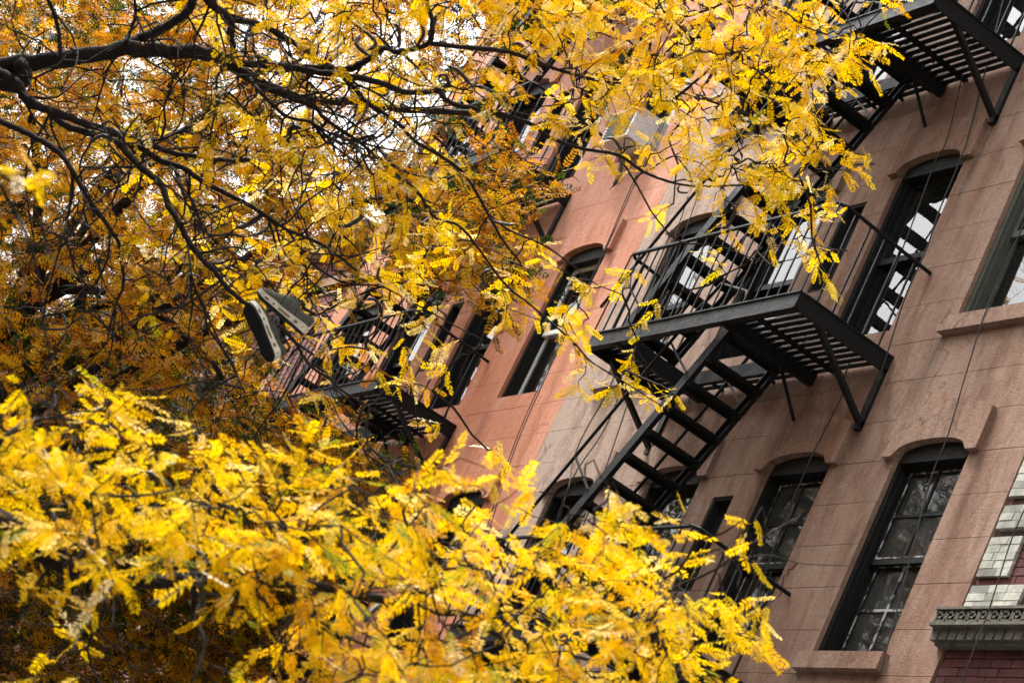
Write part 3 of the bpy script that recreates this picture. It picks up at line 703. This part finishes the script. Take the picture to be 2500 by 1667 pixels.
def L(px, d0, d1, r0, r1):           # a limb from photo pixels and the depths of its two ends; r in photo pixels
    n = len(px); ds = np.linspace(d0, d1, n); w = .25*np.sin(np.linspace(0, 5, n)+px[0][0]); w[0] = 0
    return [at(x, y, q+v) for (x, y), q, v in zip(px, ds, w)], r0*d0/FPX, r1*d1/FPX
def tints(lo, hi, green, cream, gscale=1.1):
    def f(P, n):
        t = rng.uniform(lo, hi, n); patch = np.sin(P[:, 0]*gscale+1.3)+np.sin(P[:, 1]*1.7*gscale)+np.sin(P[:, 2]*1.4*gscale+.5)
        t = np.clip(t + .07*patch, .08, .895)
        g_ = rng.random(n) < green*(1+.5*patch); t[g_] = rng.uniform(0, .07 if hi < .9 else .22, g_.sum())
        c_ = rng.random(n) < cream; t[c_] = rng.uniform(.915, 1, c_.sum()); return t  # cream leaves stand in for glossy sky highlights
    return f

def ball(n):
    q = rng.normal(0, 1, (n, 3)); q /= np.linalg.norm(q, axis=1)[:, None]; return q*(rng.random(n)**.4)[:, None]
# --- the tree whose limbs cross the upper left: it stands on the near kerb, off to the left
A_LIMBS = [
 L([(-60, 168), (0, 160), (150, 146), (303, 120), (357, 125), (500, 128), (553, 150), (607, 189), (678, 221), (750, 246), (868, 248), (957, 264), (1118, 275), (1243, 284)], 13.0, 14.2, 23, 7),
 L([(290, 118), (350, 90), (393, 71), (460, 25), (480, -40), (520, -120)], 13.2, 12.6, 14, 8),
 L([(560, 150), (600, 157), (743, 166), (843, 170), (886, 153), (939, 118), (971, 127), (1046, 107), (1055, 53), (1043, 0), (1060, -60)], 13.3, 13.0, 11, 4),
 L([(1046, 107), (1157, 118), (1243, 128), (1314, 153), (1400, 182), (1497, 203), (1612, 212), (1727, 245), (1830, 250)], 13.2, 14.4, 6.5, 2),
 L([(700, 160), (743, 171), (903, 196), (993, 225), (1064, 221), (1096, 205)], 13.3, 13.0, 9, 6),
 L([(1070, 220), (1085, 240), (1118, 257), (1207, 275), (1296, 303), (1344, 337), (1421, 363), (1509, 379), (1574, 421), (1650, 448), (1727, 455), (1850, 452), (1950, 470)], 13.1, 14.6, 7, 2),
 L([(500, -60), (507, 0), (560, 46), (564, 89), (571, 125), (589, 160)], 12.9, 13.2, 11, 8),
 L([(560, 46), (643, 64), (714, 103), (786, 152), (843, 193), (879, 232), (903, 257), (975, 303), (1011, 343), (1082, 386), (1136, 428), (1190, 520), (1230, 590), (1270, 640)], 13.0, 13.8, 8.5, 2.5),
 L([(-60, 150), (-20, 172), (36, 200), (64, 243), (125, 271), (214, 303), (303, 332), (357, 350), (428, 375), (535, 389), (590, 393), (640, 380)], 12.9, 13.4, 15, 4),
 L([(120, 270), (160, 307), (268, 339), (339, 360), (393, 393), (446, 410), (500, 446), (571, 482), (607, 500), (660, 535), (700, 560), (790, 600), (870, 660)], 12.8, 13.4, 10, 3),
 L([(286, 345), (339, 403), (393, 450), (410, 500), (431, 533), (456, 582), (491, 631), (526, 664), (551, 699), (589, 733), (628, 763), (679, 794), (722, 837), (742, 873), (768, 901), (806, 926), (840, 957), (930, 1010)], 12.6, 12.0, 9, 2.5),
 L([(-60, 280), (0, 296), (71, 328), (143, 371), (178, 421), (214, 482), (257, 543), (291, 596), (298, 645), (301, 698), (280, 750), (262, 830)], 12.6, 12.4, 8.5, 2.5),
 L([(607, 189), (640, 230), (700, 285), (760, 300), (800, 350), (830, 330), (850, 340), (950, 365), (1050, 378)], 13.3, 13.6, 5, 2),
 L([(760, 250), (800, 295), (880, 350), (960, 420), (1020, 470), (1060, 530), (1130, 560), (1230, 690), (1290, 740), (1400, 835), (1440, 880), (1520, 930), (1630, 1000)], 13.2, 13.6, 5, 1.5),
 L([(1190, 520), (1240, 560), (1330, 600), (1400, 650), (1450, 690), (1520, 720)], 13.7, 14.0, 3, 1.2),
 L([(1509, 379), (1535, 420), (1565, 470), (1600, 530), (1660, 590), (1750, 600), (1880, 640), (2000, 615)], 14.2, 14.8, 3, 1.2),
 L([(1540, 200), (1580, 130), (1610, 55), (1680, 40), (1740, 20), (1800, -5)], 13.9, 14.5, 4, 2.5),
 L([(1530, 140), (1560, 100), (1610, 60), (1640, 40), (1700, 25)], 13.9, 14.2, 4.5, 2),
 L([(1650, 240), (1720, 180), (1780, 120), (1860, 118), (1960, 75), (2040, 70)], 14.0, 14.9, 3.5, 1.3),
 L([(1727, 245), (1800, 270), (1900, 320), (1960, 380), (2000, 420)], 14.2, 14.8, 3, 1.3),
 L([(700, 560), (760, 640), (840, 690), (930, 700), (1010, 740), (1120, 800), (1180, 830)], 13.2, 13.5, 3.5, 1.3),
 L([(430, 60), (470, -10), (500, -120)], 13.0, 12.6, 5, 4),
 L([(150, 146), (140, 60), (110, -20), (90, -90)], 12.9, 12.5, 6, 4),
 L([(303, 115), (330, 40), (325, -40)], 13.1, 12.7, 5, 3),
 L([(357, 350), (420, 330), (480, 290), (540, 250), (570, 210)], 13.0, 13.3, 3, 2),
 L([(178, 421), (170, 500), (150, 590), (120, 700), (100, 800)], 12.5, 12.3, 4, 2),
 L([(456, 582), (470, 680), (500, 760), (560, 880), (600, 960)], 12.5, 12.4, 3.5, 1.5),
]
trunkA = (-13.6, -14.3, 0.13)
P0 = at(-60, 160, 13.0)
A_LIMBS.insert(0, ([np.array([-13.55, -14.2, 4.2]), np.array([-13.3, -12.6, 5.1]), np.array([-13.0, -10.2, 5.75]), P0, at(60, 156, 13.0)], .085, .042))
A_ROWS = {-7: (-3, '44555566666666655'), -6: (-3, '44555566666666655'), -5: (-3, '44555566666666655'), -4: (-3, '44555566666666655'), -3: (-3, '4455556666666666555'), -2: (0, '0001234566777777777752000'), -1: (0, '0001234556677888788862000'),  # rows high above the view are unseen canopy, added to shade the left
 0: (0, '0001123344457998899940000'), 1: (0, '0000012233445799999984000'), 2: (0, '0001122333323378999950000'), 3: (0, '0001223344200014689920000'),
 4: (0, '0001234455411000127950000'), 5: (0, '0001234555531000012410000'), 6: (0, '0002333344421221000110000'), 7: (0, '0001111333311142000000000'),
 8: (0, '0000001233110021000000000'), 9: (0, '0000000111200011100000000'), 10: (0, '0000000000110000100000000')}
def depA(x, y): return 13.2 + 1.3*x/2500 + rng.normal(0, .55)
A_PODS = [(1010, 60, 13, .2), (870, 70, 13, .22), (850, 110, 13, .2), (1020, 95, 13, .2), (1040, 150, 13.2, .24), (1075, 165, 13.2, .2), (1160, 180, 13.3, .2), (1190, 190, 13.3, .18), (1255, 205, 13.4, .2), (1350, 250, 13.6, .22),
 (680, 440, 13, .2), (690, 470, 13, .18), (740, 380, 13.2, .2), (905, 420, 13.2, .2), (1490, 400, 14, .22), (1480, 410, 14, .18), (1725, 190, 14.2, .2), (1705, 230, 14.2, .2), (1800, 300, 14.3, .2), (1820, 395, 14.3, .2), (1835, 410, 14.3, .18), (1810, 480, 14.3, .2), (1220, 650, 13.6, .16), (920, 690, 13.2, .18), (900, 770, 13.2, .18), (1000, 740, 13.2, .16), (1170, 540, 13.5, .15), (330, 480, 12.8, .18), (300, 440, 12.8, .16), (1600, 480, 14.2, .15)]
treeA, ndA = grow_tree('honey_locust_tree', 'yellow honey locust with long dark limbs that carries the hanging sneakers', trunkA,
 [(-13.6, -14.3, .05), (-13.62, -14.32, 1.5), (-13.55, -14.25, 3.0), (-13.55, -14.2, 4.6), (-13.4, -14.0, 7.0), (-13.2, -13.6, 9.5)], [.26, .21, .19, .17, .11, .05],
 A_LIMBS, A_ROWS, depA, .12, .72, (6, 11), LEAF_YELLOW, tints(.14, .80, .03, .11), 10, A_PODS, .0046, bare=120, extra=[(-12.9+q[0]*3.9, -11.2+q[1]*3.5, 9.6+q[2]*2.5) for q in ball(650)])  # extra: unseen crown sprays added to shade the left and lower left

# --- the near tree whose bright sprays fill the bottom
B_LIMBS = [
 L([(-60, 1262), (0, 1291), (73, 1340), (161, 1380), (274, 1414), (391, 1419), (465, 1409), (560, 1415), (680, 1420), (800, 1434), (965, 1473), (1068, 1492), (1144, 1503), (1259, 1576), (1343, 1587), (1480, 1620)], 8.6, 9.6, 26, 4),
 L([(330, 1416), (367, 1385), (440, 1380), (514, 1375), (538, 1340), (560, 1290), (620, 1240)], 8.6, 8.9, 12, 4),
 L([(465, 1405), (475, 1450), (470, 1510), (500, 1560), (480, 1640), (440, 1720)], 8.7, 8.7, 9, 3),
 L([(880, 1450), (907, 1423), (925, 1380), (938, 1358), (968, 1323), (1010, 1270), (1040, 1230)], 9.1, 9.3, 6, 2),
 L([(938, 1378), (984, 1396), (1060, 1392), (1144, 1381), (1202, 1365), (1300, 1330), (1420, 1290)], 9.2, 9.5, 4.5, 1.5),
 L([(1144, 1503), (1250, 1510), (1350, 1500), (1470, 1480), (1584, 1462), (1668, 1424), (1744, 1390), (1813, 1340), (1859, 1313), (1936, 1267)], 9.4, 10.0, 6, 1.6),
 L([(1744, 1390), (1800, 1365), (1880, 1355), (1960, 1375), (2070, 1380)], 9.8, 10.1, 2, 1),
 L([(161, 1380), (220, 1330), (230, 1290), (290, 1290), (350, 1280), (430, 1200)], 8.6, 8.9, 8, 3),
 L([(80, 1345), (160, 1300), (130, 1250), (210, 1210), (350, 1150)], 8.5, 8.8, 7, 3),
 L([(274, 1414), (250, 1500), (215, 1590), (260, 1700)], 8.5, 8.4, 6, 3),
 L([(-60, 1262), (-20, 1120), (30, 1050), (120, 1020), (260, 1040)], 8.2, 8.4, 8, 3),
 L([(600, 1420), (680, 1330), (760, 1240), (860, 1180), (980, 1120)], 8.8, 9.3, 5, 2),
 L([(700, 1420), (760, 1500), (860, 1560), (960, 1600), (1100, 1640)], 8.8, 9.1, 5, 2),
]
trunkB = (-9.6, -14.4, 0.13)
B_LIMBS.insert(0, ([np.array([-9.6, -14.3, 2.3]), np.array([-9.4, -12.5, 2.6]), np.array([-9.0, -10.0, 2.85]), at(-60, 1262, 8.6), at(30, 1305, 8.6)], .11, .037))
B_LIMBS.append(L([(-160, 300), (-60, 380), (20, 440), (90, 520), (120, 620)], 6.6, 6.9, 6, 2))
B_ROWS = {3: (-1, '10'), 4: (-1, '21'), 5: (-1, '21'), 6: (-1, '11')}
for r_, tx in ((9, '3100000'), (10, '66544322'), (11, '7777877764210'), (12, '8888889988852332'), (13, '554456799988888742011'), (14, '1211234688888888754'), (15, '1111122468888888743'), (16, '1111112467788887731'), (17, '1111112456777777630'), (18, '1111112456777777630')):
    B_ROWS[r_] = (-2, tx[0]*2+tx)
def depB(x, y): return (6.7 if y < 850 else 8.5+1.0*x/2000) + rng.normal(0, .4)
B_PODS = [(470, 1440, 8.6, .2), (490, 1400, 8.5, .2), (455, 1490, 8.6, .2), (520, 1420, 8.6, .18), (1010, 1440, 9.2, .22), (1050, 1450, 9.2, .22), (830, 1310, 9, .15), (970, 1520, 9.2, .18), (400, 1240, 8.7, .16), (1160, 1560, 9.3, .2), (830, 1350, 9, .14)]
grow_tree('honey_locust_tree', 'bright yellow honey locust with low sprays closest to the street middle', trunkB,
 [(-9.6, -14.4, .05), (-9.62, -14.4, 1.2), (-9.6, -14.3, 2.4), (-9.5, -14.2, 4.2), (-9.4, -13.9, 6.0)], [.2, .17, .15, .1, .04],
 B_LIMBS, B_ROWS, depB, .125, .41, (6, 11), LEAF_YELLOW, tints(.12, .70, .05, .06, 1.6), 10, B_PODS, .0038, bare=18)

# --- golden trees on the far kerb, further down the street
C_ROWS = {}
for r_, tx in ((-2, '88887766554433'), (-1, '88887765444433'), (0, '7777763333332'), (1, '777776323332'), (2, '7777776543200'), (3, '7777776432221'), (4, '77666665445531'), (5, '7777776655663'), (6, '7776531112465'),
               (7, '8887730000012'), (8, '8887641000000'), (9, '8888863000000'), (10, '8888887310000'), (11, '8888888652000'), (12, '5555555543100'), (13, '2222222222'), (14, '1111111')):
    C_ROWS[r_] = (-2, tx[0]*2+tx)
C1 = {r_: (c, ''.join(str(max(0, int(round(int(ch)*(.55 if k+c < 6 else 1))))) for k, ch in enumerate(tx))) for r_, (c, tx) in C_ROWS.items()}
D_FILL = {r_: (-2, '88888888765421') for r_ in (11, 12, 13, 14, 15, 16, 17)}  # dense dark foliage added to stand in for shade at the lower left
C2 = {r_: (c, ''.join(str(int(round(int(ch)*(.6 if k+c < 6 else 0)))) for k, ch in enumerate(tx))) for r_, (c, tx) in C_ROWS.items()}
for r_ in (6, 7, 8, 9, 10): C2[r_] = (-2, '66666542')
C2.update(D_FILL)
def depC(x, y): return 21.5 + rng.uniform(-2.5, 3.5)
def depC2(x, y): return (29 + rng.uniform(-3, 5)) if y < 1050 else (23.5 + rng.uniform(-1.5, 3.5))
def limbsC(tx, ty, d, zt, targets, r0):
    out_ = []
    for px, py in targets:
        e = at(px, py, d+rng.uniform(-1.5, 1.5)); b = np.array([tx, ty, zt+rng.uniform(-1, 1.2)]); m1 = b*.65+e*.35+np.array([0, 0, .5]); m2 = b*.3+e*.7+np.array([0, 0, .45])
        out_.append(([b, m1+rng.normal(0, .15, 3), m2+rng.normal(0, .15, 3), e], r0, .012))
    return out_
TC = (-20.9, -5.4)
grow_tree('honey_locust_tree', 'golden orange honey locust on the far kerb behind the sneakers', (TC[0], TC[1], .13), [(TC[0], TC[1], .05), (TC[0]+.05, TC[1], 2), (TC[0]-.1, TC[1]+.05, 4), (TC[0], TC[1], 6.2), (TC[0]+.1, TC[1]+.1, 7.0)], [.25, .21, .19, .13, .07],
 limbsC(TC[0], TC[1], 21.5, 5.8, [(100, 100), (400, 250), (700, 200), (850, 420), (1100, 500), (1150, 650), (600, 500), (300, 600), (100, 800), (400, 900), (600, 1050), (850, 1150), (250, 1150), (0, 500), (500, 50), (900, 80), (150, 350), (450, 720)], .06),
 C1, depC, .175, 3.2, (8, 12), LEAF_GOLD, tints(.36, .96, .30, .02, .9), 7, [], .0034, hang=-.2)
TD = (-29.5, -5.6)
grow_tree('honey_locust_tree', 'dim green and gold honey locust farthest down the far kerb', (TD[0], TD[1], .13), [(TD[0], TD[1], .05), (TD[0]+.05, TD[1], 2.5), (TD[0]-.1, TD[1]+.05, 5), (TD[0], TD[1], 7.5), (TD[0]+.1, TD[1], 9)], [.28, .22, .18, .12, .06],
 limbsC(TD[0], TD[1], 29, 7, [(100, 100), (300, 300), (100, 700), (300, 900), (100, 1100), (500, 200), (0, 500), (400, 600)], .07),
 C2, depC2, .18, 3.6, (8, 12), LEAF_GOLD, tints(.3, .95, .72, .01, .7), 5, [], .004, hang=-.2)

# ------------------------------------------------------------------ sneakers hanging by their laces
CANVAS = plain('olive_grey_suede', (.07, .072, .058), 0.95, 0.45, 60, 0.1)
CREAM = plain('cream_rubber', (.55, .51, .42), 0.7, 0.25, 25)
SOLE = plain('black_rubber', (.005, .005, .0055), 0.8, 0.4, 30)
TOEBROWN = plain('brown_rubber', (.16, .11, .06), 0.8, 0.3, 25)
LINING = plain('dark_lining', (.02, .018, .022), 0.95)
LACE = plain('grey_lace', (.10, .085, .10), 0.9)
def sneaker(label, toe, heel, side, tilt, depth, hang_px):
    toe3, heel3 = at(*toe, depth), at(*heel, depth+.02); X = toe3-heel3; ln = .29; X /= np.linalg.norm(X)
    z = _r*side[0] - _u*side[1]; z /= np.linalg.norm(z); z = z*math.cos(tilt)+_f*math.sin(tilt); z -= X*(z@X); z /= np.linalg.norm(z); y = np.cross(z, X)
    W = lambda p: heel3 + X*p[0] + y*p[1] + z*p[2]
    T = thing('sneaker', label, 'shoe', tuple(heel3), 'sneakers hanging from the branch')
    st = np.linspace(0, 1, 19)
    hwf = lambda t: .050*np.interp(t, [0, .04, .12, .3, .45, .7, .88, .96, 1], [.25, .6, .78, .76, .78, 1.0, .86, .55, .12])
    mid = lambda t: .006*math.sin(t*math.pi*1.2)
    top = lambda t: np.interp(t, [0, .03, .12, .25, .36, .45, .6, .75, .9, .97, 1], [.100, .116, .110, .098, .116, .114, .092, .074, .062, .050, .036])
    def slab(nm, mat, z0, z1, grow, lip=0):
        m = MB(); n = len(st); rows = []
        for t in st:
            r_ = []
            for sg in (-1, 1):
                for zz in (z0, z1): r_.append(len(m.v)); m.v.append(tuple(W((t*ln, mid(t)+sg*(hwf(t)+grow), zz+(lip*np.interp(t, [0, .1, .3, .5, .7, 1], [1, .9, .55, .25, .4, -.1]) if zz == z1 else 0)+(.012*(max(0, t-.82)/.18)**2)))))
            rows.append(r_)
        for a, b in zip(rows[:-1], rows[1:]):
            m.f += [(a[0], b[0], b[1], a[1]), (a[2], a[3], b[3], b[2]), (a[0], a[2], b[2], b[0]), (a[1], b[1], b[3], a[3])]
        m.f += [(rows[0][0], rows[0][1], rows[0][3], rows[0][2]), (rows[-1][0], rows[-1][2], rows[-1][3], rows[-1][1])]
        return m.build(nm, mat, T)
    slab('outsole', SOLE, 0, .011, .003); slab('midsole', CREAM, .011, .034, .004, .014)
    for sg in (-1, 1):
        for xa, xb, zz, hh in ((.025, .075, .028, .013), (.10, .165, .024, .010), (.19, .245, .022, .008)):
            ya, yb_ = (mid(v/ln)+sg*(hwf(v/ln)+.0035) for v in (xa, xb)); MB().bar(W((xa, ya, zz)), W((xb, yb_, zz-.002)), .004, hh, tuple(z)).build('midsole_inset', TOEBROWN if xa < .15 else LINING, T)
    m = MB(); K = 12; rows = []
    for t in np.linspace(.005, .995, 22):
        r_ = []
        for k in range(K+1):
            a = math.pi*k/K; cw = hwf(t)+.0005; h = top(t)-.033; e = .78
            yy = cw*np.sign(math.cos(a))*abs(math.cos(a))**.9*(1-.28*math.sin(a)*(t < .5)); zz = .033+h*abs(math.sin(a))**e
            if t < .34 and .33 < k/K < .67: zz = .033+h*.55                        # the ankle opening
            r_.append(len(m.v)); m.v.append(tuple(W((t*ln, mid(t)+yy, zz))))
        rows.append(r_)
    for a, b in zip(rows[:-1], rows[1:]):
        for k in range(K): m.f.append((a[k], b[k], b[k+1], a[k+1]))
    m.f.append(tuple(rows[0])); m.f.append(tuple(rows[-1])[::-1]); m.build('upper', CANVAS, T, True)
    m = MB(); m.tube([W((.012, 0, .115)), W((.03, .030, .112)), W((.07, .033, .101)), W((.1, .026, .117)), W((.108, 0, .121)), W((.1, -.026, .117)), W((.07, -.033, .101)), W((.03, -.030, .112)), W((.012, 0, .115))], .006, 6); m.build('collar', LINING, T, True)
    m = MB(); m.bar(W((.105, 0, .118)), W((.155, 0, .1)), .036, .008, tuple(z)); m.build('tongue', LINING, T)
    for k in range(4):
        x = .125+k*.021; zz = np.interp(x/ln, st, [top(t) for t in st])+.003
        MB().tube([W((x, -.024, zz-.014)), W((x+.004, 0, zz+.002)), W((x, .024, zz-.014))], .0035, 5).build('lace', LACE, T)
    for x in (.09, .17):                                                            # stitched seams across the upper
        t = x/ln; MB().tube([W((x+.01*math.sin(a), mid(t)+(hwf(t)+.001)*np.sign(math.cos(a))*abs(math.cos(a))**.9*(1-.28*math.sin(a)*(t < .5)), .0335+(top(t)-.033)*abs(math.sin(a))**.78)) for a in np.linspace(.05, 3.09, 13)], .0022, 4).build('seam', LINING, T)
    a, b = W((.13, .0, .116)), at(*hang_px, 12.05)
    MB().tube(smooth_line([a, a*.6+b*.4+np.array([.02, 0, .03]), b+np.array([0, 0, .015]), b+np.array([.01, .02, -.02])], 6), .003, 5).build('hanging_lace', LACE, T)
    return T
sneaker('olive grey sneaker with cream midsole hanging level under the dark limb', (621, 719), (738, 820), (.656, -.754), R(7), 11.8, (640, 770))
sneaker('dark sneaker hanging heel down with its black sole turned out', (610, 766), (660, 884), (.934, -.358), R(40), 11.75, (648, 776))
